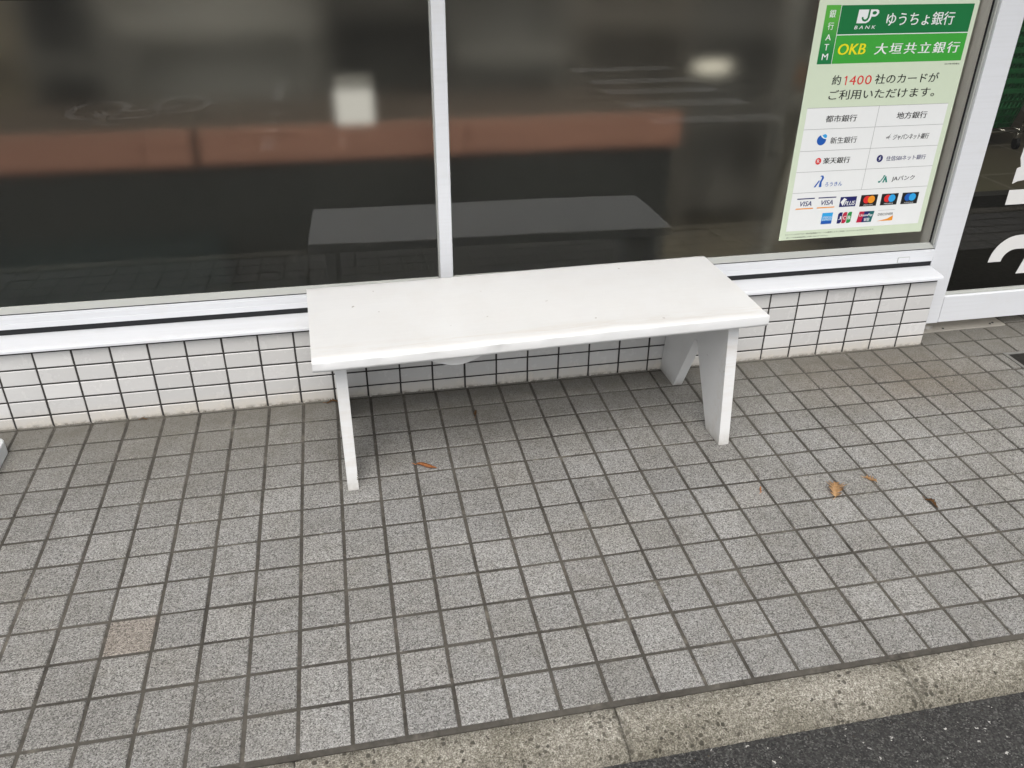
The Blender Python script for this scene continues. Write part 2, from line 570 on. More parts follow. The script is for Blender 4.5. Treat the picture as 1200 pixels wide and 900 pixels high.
# kerb stones 0.608 m long, top worn round and chipped
bm = bmesh.new()
x = -4.2 - 0.01
rk = random.Random(3)
joints = [0.502 + 0.608 * k for k in range(-8, 9)]
for a, b in zip(joints[:-1], joints[1:]):
    n = 120
    prof = [(-0.0105, -0.16), (-0.0105, -0.004), (-0.0135, -0.0005), (-0.045, 0.0), (-0.075, -0.001), (-0.098, -0.004),
            (-0.110, -0.008), (-0.118, -0.014), (-0.122, -0.022), (-0.124, -0.16)]
    rows = []
    for k in range(n + 1):
        u = k / n
        xx = a + 0.0010 + (b - a - 0.002) * u
        endr = max(0.0, 1 - min(u, 1 - u) / 0.02)
        row = []
        for q, (yy, zz) in enumerate(prof):
            w = 0.0
            if 3 <= q <= 8:
                w = rk.uniform(-1, 1)
            chip = 0.0022 if q in (6, 7, 8) else 0.0006
            row.append(bm.verts.new((xx, yy + w * chip, zz + w * chip - (0.0018 * endr * rk.uniform(0.3, 1.6) if 1 <= q <= 8 else 0))))
        rows.append(row)
    for k in range(n):
        for q in range(len(prof) - 1):
            f = bm.faces.new((rows[k][q], rows[k + 1][q], rows[k + 1][q + 1], rows[k][q + 1]))
    bm.faces.new(rows[0])
    bm.faces.new(list(reversed(rows[-1])))
kb = structure(obj('kerb', bm, M_kerb, smooth=True))
kb.matrix_world = MF
bm = bmesh.new()
add_box(bm, -4.4, 5.4, -0.095, -0.013, -0.165, -0.012)
kj = structure(obj('kerb_joint_mortar', bm, M_grout))
kj.matrix_world = MF

# painted road markings beyond the kerb, seen only in the window
bm = bmesh.new()
ZM = ZR + 0.004


def sheet(bm, pts, z=ZM):
    f = bm.faces.new([bm.verts.new((p[0], p[1], z)) for p in pts])
    if f.normal.z < 0:
        f.normal_flip()


def ring(bm, cx, cy, rx, ry, w, n=36, a0=0.0, a1=2 * math.pi):
    for k in range(n):
        t0 = a0 + (a1 - a0) * k / n
        t1 = a0 + (a1 - a0) * (k + 1) / n
        sheet(bm, [(cx + (rx - w) * math.cos(t0), cy + (ry - w) * math.sin(t0)), (cx + rx * math.cos(t0), cy + ry * math.sin(t0)),
                   (cx + rx * math.cos(t1), cy + ry * math.sin(t1)), (cx + (rx - w) * math.cos(t1), cy + (ry - w) * math.sin(t1))])


def bar(bm, p, q, w):
    p, q = Vector((*p, 0)), Vector((*q, 0))
    d = (q - p).normalized()
    s = Vector((-d.y, d.x, 0)) * w / 2
    sheet(bm, [(p - s)[:2], (q - s)[:2], (q + s)[:2], (p + s)[:2]])


for y in (-3.62, -4.23, -4.78, -5.27, -5.92):
    sheet(bm, [(2.38, y - 0.12), (3.40, y - 0.12), (3.40, y + 0.12), (2.38, y + 0.12)])
structure(obj('crossing_stripes', bm, M_white))
bm = bmesh.new()
ring(bm, -1.72, -4.72, 0.23, 0.36, 0.065)
ring(bm, -1.12, -4.86, 0.22, 0.36, 0.065)
bar(bm, (-1.72, -4.72), (-1.55, -4.36), 0.05)
bar(bm, (-1.55, -4.36), (-1.30, -4.42), 0.05)
bar(bm, (-1.30, -4.42), (-1.12, -4.86), 0.05)
bar(bm, (-1.56, -4.60), (-1.34, -4.70), 0.05)
bar(bm, (-1.72, -4.72), (-1.62, -4.15), 0.05)
bar(bm, (-1.64, -4.17), (-1.42, -4.20), 0.05)
structure(obj('bicycle_lane_marking', bm, M_white))
bm = bmesh.new()
rl = random.Random(8)
for y0, y1 in ((-3.22, -3.50), (-3.52, -3.62), (-3.74, -3.86), (-4.02, -4.10), (-4.3, -4.42), (-4.9, -5.75)):
    sheet(bm, [(-0.43, y1), (-0.33 - rl.uniform(0, .03), y1), (-0.33 - rl.uniform(0, .02), y0), (-0.43, y0)])
sheet(bm, [(0.075, -3.5), (0.125, -3.5), (0.125, -3.2), (0.085, -3.22)])
structure(obj('worn_lane_line', bm, M_white))

# ------------------------------------------------------------------ shop front
shop = thing('shop_building', 'white tiled convenience shop front with a wide dark window and a glass door', 'shop')

# low tiled wall under the window
WX0, WX1 = -3.40, 1.995
WT = 0.2455
bm = bmesh.new()
tone = bm.loops.layers.color.new('tone')
add_box(bm, WX0, WX1 - 0.001, 0.0016, 0.16, -0.25, WT + 0.006, mi=1)
rw_ = random.Random(21)


def wall_tile(bm, x0, x1, z0, z1, face=0.0):
    b = 0.0018
    dy = [face + rw_.uniform(0, .0005) for _ in range(4)]
    cs = [(x0, z0), (x1, z0), (x1, z1), (x0, z1)]
    inn = [(x0 + b, z0 + b), (x1 - b, z0 + b), (x1 - b, z1 - b), (x0 + b, z1 - b)]
    lo = [bm.verts.new((p[0], 0.006, p[1])) for p in cs]
    md = [bm.verts.new((p[0], dy[k] + 0.0012, p[1])) for k, p in enumerate(cs)]
    hi = [bm.verts.new((p[0], dy[k], p[1])) for k, p in enumerate(inn)]
    fs = [bm.faces.new(hi)]
    for k in range(4):
        fs.append(bm.faces.new((lo[k], lo[(k + 1) % 4], md[(k + 1) % 4], md[k])))
        fs.append(bm.faces.new((md[k], md[(k + 1) % 4], hi[(k + 1) % 4], hi[k])))
    c = (rw_.random(), 0, 0, 1)
    for f in fs:
        for l in f.loops:
            l[tone] = c


zj = [-0.014 - 0.05, -0.014, 0.036, 0.086, 0.136, 0.186, 0.236]
k0 = int(math.floor(WX0 / 0.1)) + 1
xs = [WX0] + [k * 0.1 - 0.0052 for k in range(k0, 21) if k * 0.1 - 0.0052 < WX1 - 0.01] + [WX1 + 0.003]
for a, b in zip(xs[:-1], xs[1:]):
    for z0, z1 in zip(zj[:-1], zj[1:]):
        wall_tile(bm, a + 0.0027 + rw_.uniform(-.0004, .0004), b - 0.0027 + rw_.uniform(-.0004, .0004), z0 + 0.0023 + rw_.uniform(-.0003, .0003), z1 - 0.0023 + rw_.uniform(-.0003, .0003))
    wall_tile(bm, a + 0.0027, b - 0.0027, 0.236 + 0.0023, 0.2515)
tw = obj('tiled_wall', bm, [M_wtile, M_wjoint], shop)
tw['label'] = 'low wall of small white tiles with dark joints'

# sill under the window
bm = bmesh.new()
prism(bm, [(0.125, 0.2535), (0.125, 0.2660), (0.0585, 0.2660), (0.0575, 0.2672), (-0.006, 0.2610), (-0.0175, 0.2575), (-0.0195, 0.2535),
           (-0.0195, 0.2475), (-0.0165, 0.2465), (-0.0165, 0.2535)], 'x', -3.40, 1.9985)
sill = obj('window_sill', bm, M_frame, shop)

# window frame: bottom rail, head and far jamb; glass plane at y = 0.09
FY = 0.060
bm = bmesh.new()
prism(bm, [(FY, 0.2840), (FY, 0.3000), (FY + 0.0012, 0.3012), (FY, 0.3024), (FY, 0.3185), (FY + 0.0012, 0.3197), (FY, 0.3209),
           (FY, 0.3235), (FY + 0.004, 0.3265), (0.120, 0.3265), (0.120, 0.2840)], 'x', -3.36, 2.0005)
add_box(bm, -3.36, 2.0005, FY, 0.12, 2.15, 2.23)
add_box(bm, -3.40, -3.36, FY, 0.12, 0.2815, 2.23)
win = obj('window', bm, M_frame, shop)
bm = bmesh.new()
add_box(bm, -3.36, 2.0005, 0.0640, 0.118, 0.2662, 0.2850)
obj('drainage_gap', bm, M_rubber, win)
bm = bmesh.new()
prism(bm, [(FY + 0.0060, 0.3268), (FY + 0.0075, 0.3285), (0.0840, 0.3420), (0.0865, 0.3420), (0.0865, 0.3268)], 'x', -3.36, 2.0003)
obj('glazing_bead', bm, M_bead, win)
bm = bmesh.new()
add_box(bm, -3.36, 2.0004, FY + 0.0015, FY + 0.0058, 0.3266, 0.3274)
obj('seal', bm, M_rubber, win)
bm = bmesh.new()
add_box(bm, 0.3390, 0.3760, 0.0640, 0.1195, 0.3267, 2.1495, bevel=0.0012)
mul = obj('mullion', bm, M_frame, win)
bm = bmesh.new()
add_box(bm, 0.3350, 0.3389, 0.0760, 0.0870, 0.3430, 2.1490)
add_box(bm, 0.3762, 0.3785, 0.0780, 0.0870, 0.3430, 2.1490)
obj('seal', bm, M_bead, win)
bm = bmesh.new()
add_box(bm, 1.9935, 2.0000, 0.0690, 0.0868, 0.3425, 2.1490)
obj('glazing_bead', bm, M_bead, win)
bm = bmesh.new()
add_box(bm, 1.9915, 1.9934, 0.0800, 0.0868, 0.3425, 2.1490)
obj('seal', bm, M_rubber, win)
bm = bmesh.new()
add_box(bm, 1.8680, 1.9120, FY - 0.0012, FY + 0.0002, 0.2855, 0.3055, bevel=0.0004, mi=1)
add_box(bm, 1.8695, 1.9105, FY - 0.0018, FY - 0.0010, 0.2870, 0.3040, bevel=0.0003)
obj('latch_plate', bm, [M_frame, M_bead], win)
for a, b in ((-3.36, 0.3390), (0.3760, 2.0004)):
    bm = bmesh.new()
    add_box(bm, a, b, 0.0880, 0.0930, 0.3270, 2.1495)
    g = obj('glass_pane', bm, M_glass, win)
    bm = bmesh.new()
    add_box(bm, a, b, 0.0945, 0.0960, 0.3270, 2.1495)
    obj('frosted_film', bm, M_film, win)

# post between window and door
bm = bmesh.new()
prism(bm, [(2.0010, FY), (2.0900, FY), (2.0900, 0.150), (2.0010, 0.150)], 'z', 0.046, 2.30, bevel=0.0015)
obj('door_post', bm, M_frame, shop)
# door
DX0, DX1 = 2.0920, 3.0200
bm = bmesh.new()
prism(bm, [(FY + 0.001, 0.0480), (FY + 0.001, 0.1430), (FY + 0.004, 0.1465), (0.100, 0.1465), (0.100, 0.0480)], 'x', DX0, DX1)
add_box(bm, DX1 - 0.05, DX1, FY + 0.001, 0.100, 0.1467, 2.20)
add_box(bm, DX0, DX1 - 0.0502, FY + 0.001, 0.100, 2.12, 2.20)
door = obj('glass_door', bm, M_frame, shop)
bm = bmesh.new()
prism(bm, [(FY + 0.010, 0.1467), (FY + 0.010, 0.1500), (0.077, 0.1545), (0.077, 0.1467)], 'x', DX0, DX1 - 0.0502)
obj('glazing_bead', bm, M_bead, door)
bm = bmesh.new()
add_box(bm, DX0 - 0.001, DX1 - 0.0502, 0.0785, 0.0835, 0.1470, 2.1198)
obj('glass_pane', bm, M_glass, door)
bm = bmesh.new()
add_box(bm, DX1 - 0.035, DX1 - 0.018, FY - 0.045, FY - 0.028, 0.85, 1.35, bevel=0.004)
add_box(bm, DX1 - 0.033, DX1 - 0.020, FY - 0.030, FY + 0.002, 0.87, 0.89)
add_box(bm, DX1 - 0.033, DX1 - 0.020, FY - 0.030, FY + 0.002, 1.31, 1.33)
obj('handle', bm, M_steel, door)

# white cut letters on the door glass
M_letter = plain('white_cut_vinyl', (0.74, 0.735, 0.715), 0.5, var=0.02)
bm = bmesh.new()
ly0, ly1 = 0.0772, 0.0784


def arc(cx, cz, rx, rz, a0, a1, n=10):
    return [(cx + rx * math.cos(math.radians(a0 + (a1 - a0) * k / n)), cz + rz * math.sin(math.radians(a0 + (a1 - a0) * k / n))) for k in range(n + 1)]


# arch of a round letter, upper bar and foot of the letter above
outer = arc(2.335, 0.255, 0.0970, 0.0935, 180, 90)
inner = arc(2.335, 0.255, 0.0470, 0.0430, 90, 180)
prism(bm, outer + [(2.400, 0.3485), (2.400, 0.2980)] + inner, 'y', ly0, ly1)
obj('letter', bm, M_letter, door)
bm = bmesh.new()
prism(bm, [(2.365, 0.205), (2.378, 0.250), (2.384, 0.274), (2.425, 0.274), (2.425, 0.205)], 'y', ly0, ly1)
obj('letter', bm, M_letter, door)
bm = bmesh.new()
prism(bm, [(2.2370, 0.4590), (2.2365, 0.5090), (2.42, 0.5090), (2.42, 0.4590)], 'y', ly0, ly1)
obj('letter', bm, M_letter, door)
bm = bmesh.new()
prism(bm, [(2.2390, 0.5300), (2.2400, 0.5810), (2.2530, 0.5860), (2.2415, 0.6140), (2.2430, 0.6550), (2.262, 0.690), (2.42, 0.705),
           (2.42, 0.5450), (2.300, 0.5430), (2.2560, 0.5380)], 'y', ly0, ly1)
obj('letter', bm, M_letter, door)

# threshold plate and pivot below the door
bm = bmesh.new()
add_box(bm, 0.0, 0.355, 0.0, 0.080, -0.002, 0.0045, bevel=0.001)
Mth = MF @ Matrix.Translation((2.035, 1.278, 0.0)) @ Matrix.Rotation(0.012, 4, 'Z')
th = obj('threshold_plate', bm, M_plate, shop)
th.matrix_world = Mth
for px, py in ((0.105, 0.012), (0.300, 0.014), (0.315, 0.020)):
    bm = bmesh.new()
    bmesh.ops.create_cone(bm, cap_ends=True, segments=12, radius1=0.0045, radius2=0.0035, depth=0.003, matrix=Matrix.Translation((px, py, 0.0055)))
    obj('screw', bm, M_darkmetal, th)
bm = bmesh.new()
bmesh.ops.create_cone(bm, cap_ends=True, segments=28, radius1=0.024, radius2=0.021, depth=0.010, matrix=Matrix.Translation((0.055, 0.040, 0.0095)))
bmesh.ops.create_cone(bm, cap_ends=True, segments=20, radius1=0.010, radius2=0.010, depth=0.03, matrix=Matrix.Translation((0.058, 0.060, 0.022)))
obj('pivot_cap', bm, M_steel, th)
bm = bmesh.new()
add_box(bm, 2.091, 4.0, 0.152, 0.1655, -0.2, 0.047)
obj('door_track', bm, M_darkmetal, shop)

# upper building: head, fascia, added overhang, side parts, room behind the glass
bm = bmesh.new()
add_box(bm, -3.40, 5.2, -0.02, 0.16, 2.232, 3.60)
add_box(bm, -6.0, -3.402, -0.004, 0.16, -0.25, 3.60)
add_box(bm, 3.05, 5.2, 0.0, 0.16, -0.25, 2.23)
obj('upper_wall', bm, M_render, shop)
bm = bmesh.new()
add_box(bm, -6.0, 5.2, -0.95, -0.022, 2.70, 2.86)  # overhang out of view, added and deepened to block the sky above
obj('shade_overhang', bm, M_render, shop)
M_room = plain('shop_room_wall', (0.34, 0.335, 0.315), 0.85, spec=0.15, scale=1.6, var=0.2)
bm = bmesh.new()
add_box(bm, -6.0, 5.2, 4.6, 4.7, -0.25, 2.9)
add_box(bm, -6.0, -5.9, 0.162, 4.598, -0.25, 2.9)
add_box(bm, 5.1, 5.2, 0.162, 4.598, -0.25, 2.9)
obj('back_wall', bm, M_room, shop)
bm = bmesh.new()
add_box(bm, -5.9, 5.1, 0.162, 4.598, 2.74, 2.9)
obj('ceiling', bm, M_room, shop)
bm = bmesh.new()
add_box(bm, 2.015, 2.070, 0.152, 0.60, 0.0, 2.73)
obj('partition', bm, plain('grey_partition', (0.30, 0.30, 0.28), 0.6), shop)
bm = bmesh.new()
add_box(bm, -5.9, 5.1, 0.166, 4.598, -0.1, 0.02)
structure(obj('shop_floor', bm, mat_shop_floor()))

# shop lamps; the unseen ceiling strips are added to light the room
M_tube = emit('fluorescent_tube', (1.0, 0.95, 0.86), 26.0)
M_lamp = emit('lit_lamp_cover', (1.0, 0.95, 0.80), 1.0)
for k, (lx, ly, lab) in enumerate(((-0.9, 0.80, 'unseen white ceiling strip light added above the left half of the terracotta edged counter'),
                                   (1.1, 0.80, 'unseen white ceiling strip light added above the small glowing lamp by the window'),
                                   (3.4, 1.4, 'unseen white ceiling strip light added above the green baskets behind the glass door'))):
    t_ = thing('added_ceiling_light', lab, 'ceiling light', Matrix.Translation((lx, ly, 2.70)), 'added strip lights on the shop ceiling')
    bm = bmesh.new()
    add_box(bm, -0.65, 0.65, -0.09, 0.09, 0.0, 0.038, bevel=0.006)
    obj('lamp_housing', bm, M_frame, t_)
    bm = bmesh.new()
    add_box(bm, -0.6, 0.6, -0.085, 0.085, -0.020, -0.0005, bevel=0.006)
    obj('fluorescent_tube', bm, M_tube, t_)

# ------------------------------------------------------------------ behind the frosted window
M_orange = plain('terracotta_board', (0.36, 0.185, 0.135), 0.6, var=0.16, scale=3)
M_black = plain('black_counter_board', (0.034, 0.037, 0.036), 0.5, var=0.3, scale=3)
M_top = plain('brown_grey_counter_top', (0.10, 0.082, 0.070), 0.45, var=0.2, scale=3)
ct = thing('display_counter', 'long black counter with a terracotta front band behind the frosted window', 'counter')
bm = bmesh.new()
add_box(bm, -2.6, 1.165, 0.43, 0.95, 0.02, 0.640)
obj('base', bm, M_black, ct)
bm = bmesh.new()
add_box(bm, -2.6, 1.165, 0.425, 0.95, 0.6405, 0.729)
obj('counter_top', bm, M_top, ct)
for a, b, y in ((-2.60, -0.492, 0.405), (-0.488, -0.348, 0.396), (-0.332, 0.345, 0.405), (0.347, 0.468, 0.392), (0.470, 1.180, 0.405)):
    bm = bmesh.new()
    add_box(bm, a, b, y, 0.4245, 0.634, 0.7345, bevel=0.003)
    obj('front_board', bm, M_orange, ct)
bm = bmesh.new()
add_box(bm, -2.5, -0.30, 0.36, 0.429, 0.02, 0.42)
obj('plinth_panel', bm, plain('blue_black_panel', (0.022, 0.032, 0.034), 0.5), ct)

M_box_glow = emit('white_box_added_glow', (1.0, 0.98, 0.92), 0.55)  # glow put into a plain white box so it reads bright
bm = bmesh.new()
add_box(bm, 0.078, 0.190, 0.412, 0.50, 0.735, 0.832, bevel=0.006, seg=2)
wb = thing('white_box', 'small white box with added glow standing on the terracotta edged counter', 'box')
obj('box_body', bm, M_box_glow, wb)
bm = bmesh.new()
add_box(bm, 0.080, 0.190, 0.435, 0.49, 0.8325, 0.862, bevel=0.004)
obj('housing', bm, plain('grey_housing', (0.30, 0.30, 0.29), 0.7), wb)

# shelves further in, only felt as tones through the film
g_ = [(-2.6, -1.02, 1.35, 1.25, (0.46, 0.40, 0.30)), (-0.99, -0.72, 1.30, 1.12, (0.27, 0.265, 0.25)), (-0.70, 0.02, 1.42, 1.30, (0.60, 0.59, 0.56)),
      (0.06, 0.52, 1.30, 1.40, (0.15, 0.145, 0.13)), (0.56, 1.02, 1.42, 1.10, (0.50, 0.49, 0.465)), (1.06, 1.52, 1.36, 1.30, (0.36, 0.335, 0.30)), (1.56, 1.98, 1.36, 1.25, (0.36, 0.35, 0.33))]
labs = ['olive brown shelf unit at the left end inside the window', 'dark shelf unit between the olive and the pale grey ones',
        'pale grey shelf unit behind the left window pane', 'tall black shelf unit behind the small white box with added glow',
        'mid grey shelf unit right of the white window mullion', 'dark brown shelf unit behind the small lit lamp',
        'taupe shelf unit behind the bank poster']
for (a, b, y, h, c), lab in zip(g_, labs):
    t_ = thing('shelf_unit', lab, 'shelf', Matrix.Translation((a, y, 0.021)), 'shelf units inside the shop')
    ms = plain('shelf_goods', c, 0.7, var=0.25, scale=5)
    bm = bmesh.new()
    add_box(bm, 0.0, b - a, 0.26, 0.30, 0.0, h)
    add_box(bm, 0.0, 0.02, 0.0, 0.258, 0.0, h)
    add_box(bm, b - a - 0.02, b - a, 0.0, 0.258, 0.0, h)
    obj('back_panel', bm, ms, t_)
    for k in range(4):
        z = 0.12 + k * (h - 0.16) / 3
        bm = bmesh.new()
        add_box(bm, 0.021, b - a - 0.021, 0.0, 0.258, z, z + 0.025)
        obj('shelf_board', bm, ms, t_)
lp = thing('counter_lamp', 'small glowing lamp with a flat cover behind the right window pane', 'lamp', Matrix.Translation((1.34, 0.60, 0.021)))
bm = bmesh.new()
bmesh.ops.create_uvsphere(bm, u_segments=20, v_segments=10, radius=1.0, matrix=Matrix.Translation((0, 0, 0.825)) @ Matrix.Diagonal((0.072, 0.03, 0.014, 1)))
obj('lamp_cover', bm, M_lamp, lp, smooth=True)
bm = bmesh.new()
tube(bm, [(0, 0, 0.0), (0, 0, 0.805)], 0.008)
bmesh.ops.create_cone(bm, cap_ends=True, segments=20, radius1=0.07, radius2=0.06, depth=0.02, matrix=Matrix.Translation((0, 0, 0.01)))
obj('stand', bm, M_darkmetal, lp)

M_pale = plain('pale_metal_pole', (0.50, 0.50, 0.46), 0.5)
rk_ = thing('leaning_rail', 'pale metal rail leaning behind the glass left of the bank poster', 'rail')
bm = bmesh.new()
tube(bm, [(1.5205, 0.40, 0.022), (1.557, 0.40, 0.242), (1.633, 0.40, 0.751)], 0.009)
obj('pole', bm, M_pale, rk_)
hs = thing('hanger_post', 'pale upright post with small hanging tags beside the bank poster inside', 'post', Matrix.Translation((1.60, 0.55, 0.021)))
bm = bmesh.new()
add_box(bm, -0.020, 0.020, -0.008, 0.008, 0.0, 1.25)
obj('pole', bm, plain('grey_pole', (0.26, 0.26, 0.25), 0.6), hs)
for px, pz, c in ((0.055, 0.80, (0.50, 0.20, 0.05)), (0.075, 0.86, (0.45, 0.44, 0.40)), (0.06, 0.72, (0.42, 0.42, 0.40)), (0.10, 1.00, (0.42, 0.05, 0.05))):
    bm = bmesh.new()
    add_box(bm, px - 0.012, px + 0.012, -0.004, 0.004, pz - 0.03, pz + 0.02, bevel=0.002)
    obj('hanging_tag', bm, plain('tag_card', c, 0.7), hs)

# ------------------------------------------------------------------ behind the door glass
bm = bmesh.new()
add_box(bm, 2.10, 4.6, 0.18, 1.42, 0.0205, 0.030, bevel=0.003)
mt = thing('entrance_mat', 'large plain black entrance mat inside the glass door', 'mat')
obj('pile', bm, plain('black_mat', (0.014, 0.014, 0.013), 0.9, spec=0.1, var=0.3, scale=60), mt)
bm = bmesh.new()
add_box(bm, 2.10, 4.6, 1.4205, 1.50, 0.0205, 0.028, bevel=0.002)
obj('border', bm, plain('dark_rubber_border', (0.022, 0.022, 0.021), 0.7), mt)

M_green = plain('dark_green_plastic', (0.022, 0.21, 0.065), 0.45, var=0.1)


def basket_bm():
    bm = bmesh.new()
    W, D, H, t = 0.46, 0.32, 0.24, 0.006
    # rim
    for a in ((-W / 2, W / 2, -D / 2, -D / 2 + 0.02), (-W / 2, W / 2, D / 2 - 0.02, D / 2)):
        add_box(bm, *a, H - 0.028, H)
    for a in ((-W / 2, -W / 2 + 0.02), (W / 2 - 0.02, W / 2)):
        add_box(bm, *a, -D / 2 + 0.0202, D / 2 - 0.0202, H - 0.028, H)
    # tapered slatted sides and floor
    def side(p, q, pin, qin, n):
        for k in range(n + 1):
            u = k / n
            top = Vector(p).lerp(Vector(q), u)
            bot = Vector(pin).lerp(Vector(qin), u)
            tube(bm, [bot, top], 0.0045, 5)
        for v in (0.12, 0.34, 0.56, 0.78):
            a = Vector(pin).lerp(Vector(p), v)
            b = Vector(qin).lerp(Vector(q), v)
            tube(bm, [a, b], 0.0065, 5)
    w, d = W / 2 - 0.012, D / 2 - 0.012
    wi, di = W / 2 - 0.05, D / 2 - 0.045
    top = [(-w, -d, H - 0.03), (w, -d, H - 0.03), (w, d, H - 0.03), (-w, d, H - 0.03)]
    bot = [(-wi, -di, 0.004), (wi, -di, 0.004), (wi, di, 0.004), (-wi, di, 0.004)]
    for k in range(4):
        side(top[k], top[(k + 1) % 4], bot[k], bot[(k + 1) % 4], 14 if k % 2 == 0 else 9)
    add_box(bm, -wi, wi, -di, di, 0.0, 0.005)
    q0 = [bm.verts.new((p[0] * 0.97, p[1] * 0.97, p[2])) for p in bot]
    q1 = [bm.verts.new((p[0] * 0.98, p[1] * 0.98, p[2])) for p in top]
    for k in range(4):
        bm.faces.new((q0[k], q0[(k + 1) % 4], q1[(k + 1) % 4], q1[k]))
    return bm


bk = thing('shopping_basket', 'dark green shopping basket at the bottom of the stack behind the door', 'basket', Matrix.Translation((4.03, 2.48, 0.14)), 'stacked green shopping baskets')
b0 = obj('basket_body', basket_bm(), M_green, bk)
bm = bmesh.new()
tube(bm, [(-0.225, 0, 0.225), (-0.228, -0.06, 0.232), (-0.2, -0.13, 0.236), (0.2, -0.13, 0.236), (0.228, -0.06, 0.232), (0.225, 0, 0.225)], 0.006, 8)
b1 = obj('handle', bm, M_green, bk)
names = ['second', 'third', 'fourth', 'fifth', 'sixth', 'seventh', 'eighth', 'ninth', 'tenth', 'eleventh', 'twelfth']
for k in range(1, 12):
    c = bk.copy()
    COL.objects.link(c)
    c.matrix_world = Matrix.Translation((4.03 + random.uniform(-.006, .006), 2.48 + random.uniform(-.006, .006), 0.14 + 0.058 * k)) @ Matrix.Rotation(random.uniform(-.015, .015), 4, 'Z')
    c['label'] = 'dark green shopping basket, %s from the bottom of the stack behind the door' % names[k - 1]
    for o in (b0, b1):
        d = o.copy()
        COL.objects.link(d)
        d.parent = c
M_chrome = plain('chromed_wire', (0.55, 0.54, 0.50), 0.25, metallic=0.9)
cart = thing('basket_trolley', 'low chromed wire trolley under the green basket stack', 'trolley', Matrix.Translation((4.03, 2.48, 0.021)))
bm = bmesh.new()
for y in (-0.17, 0.17):
    tube(bm, [(-0.24, y, 0.105), (0.24, y, 0.105)], 0.009)
for x in (-0.24, -0.12, 0, 0.12, 0.24):
    tube(bm, [(x, -0.17, 0.105), (x, 0.17, 0.105)], 0.006)
tube(bm, [(0.20, -0.19, 0.095), (0.21, -0.20, 0.22), (0.24, -0.21, 0.32), (0.32, -0.21, 0.38)], 0.009)
obj('frame', bm, M_chrome, cart)
for x, y in ((-0.2, -0.17), (0.19, -0.19), (-0.2, 0.17), (0.2, 0.17)):
    bm = bmesh.new()
    bmesh.ops.create_cone(bm, cap_ends=True, segments=20, radius1=0.036, radius2=0.036, depth=0.022,
                          matrix=Matrix.Translation((x, y, 0.037)) @ Matrix.Rotation(math.pi / 2, 4, 'Y') @ Matrix.Rotation(0.3, 4, 'X'))
    w_ = obj('wheel', bm, M_rubber, cart)
    bm = bmesh.new()
    add_box(bm, x - 0.016, x + 0.016, y - 0.012, y + 0.012, 0.062, 0.100, bevel=0.003)
    obj('caster_fork', bm, M_chrome, w_)

# ------------------------------------------------------------------ bench (in pavement coordinates)
MB_ = MF @ Matrix.Translation((0.5454, 0.955, 0.0)) @ Matrix.Rotation(0.0355, 4, 'Z')
bench = thing('bench', 'white painted wooden bench with a thick plain top and notched plank legs', 'bench', MB_)
bm = bmesh.new()
L2, D2, T0, T1 = 0.585, 0.206, 0.3775, 0.4068
# top board: a little warped, rounded edges, worn front arris
nx, ny = 60, 20
rb = random.Random(2)


def top_z(x, y):
    return 0.0012 * math.sin(x * 7.0 + 0.6) + 0.0008 * math.sin(y * 19 + x * 3)


prof = [(-D2, T0), (-D2 - 0.0006, T0 + 0.006), (-D2, T1 - 0.0080), (-D2 + 0.0006, T1 - 0.0064), (-D2 + 0.0125, T1 - 0.0010), (-D2 + 0.0140, T1)]
prof += [(-D2 + 0.03 + (2 * D2 - 0.045) * k / ny, T1) for k in range(ny + 1)]
prof += [(D2 - 0.005, T1 - 0.0008), (D2 - 0.0012, T1 - 0.0035), (D2, T1 - 0.008), (D2, T0)]
prof += [(D2 - 2 * D2 * k / 6, T0) for k in range(1, 6)]
rows = []
for k in range(nx + 1):
    u = -1 + 2 * k / nx
    row = []
    for q, (yy, zz) in enumerate(prof):
        up = zz > (T0 + T1) / 2
        wv = 0.0
        if 1 <= q <= 5:
            wv = ((math.sin(u * 23 + q) + math.sin(u * 51 + 1.3 * q)) * 0.00035 + rb.uniform(-.0002, .0002)) * max(0.0, 0.8 - 0.4 * (u + 1))
        end = 0.0008 if k in (0, nx) else 0.0
        if q in (2, 3, 4, 5):      # the front arris is worn wide at the left end, sharp at the right
            sh = min(1.0, max(0.12, 0.95 - 0.42 * (u + 1)))
            yy = -D2 + (yy + D2) * sh
            zz = T1 - (T1 - zz) * sh
        yy2 = yy * (1 - end / D2)
        zz2 = zz - (end if up else -end) + (top_z(u * L2, yy) if up else 0.5 * top_z(u * L2, yy))
        row.append(bm.verts.new((u * L2, yy2 + wv * 2, zz2 + wv)))
    rows.append(row)
n = len(prof)
for k in range(nx):
    for q in range(n):
        f = bm.faces.new((rows[k][q], rows[k + 1][q], rows[k + 1][(q + 1) % n], rows[k][(q + 1) % n]))
        f.smooth = True
bm.faces.new([bm.verts.new(v.co) for v in rows[0]])
bm.faces.new([bm.verts.new(v.co) for v in reversed(rows[-1])])
for e in bm.edges:
    if len(e.link_faces) == 2 and e.calc_face_angle() > 0.22:
        e.smooth = False
seat = obj('seat', bm, M_bench, bench)


def leg_bm(x0, x1, dy):
    bm = bmesh.new()
    outline = [(-0.204, 0.0), (-0.117, 0.0), (0.014, 0.222), (0.020, 0.2245), (0.026, 0.222), (0.128, 0.0), (0.236, 0.0), (0.190, T0 - 0.0005), (-0.149, T0 - 0.0005)]
    prism(bm, [(p[0] + dy, p[1]) for p in outline], 'x', x0, x1, bevel=0.0014)
    return bm


lg = obj('leg', leg_bm(0.5030, 0.5340, 0.0), M_bench, bench)
lg['label'] = 'right plank leg with a notched foot'
lg2 = obj('leg', leg_bm(-0.5350, -0.5065, 0.020), M_bench, bench)
lg2['label'] = 'left plank leg with chipped paint at its foot'
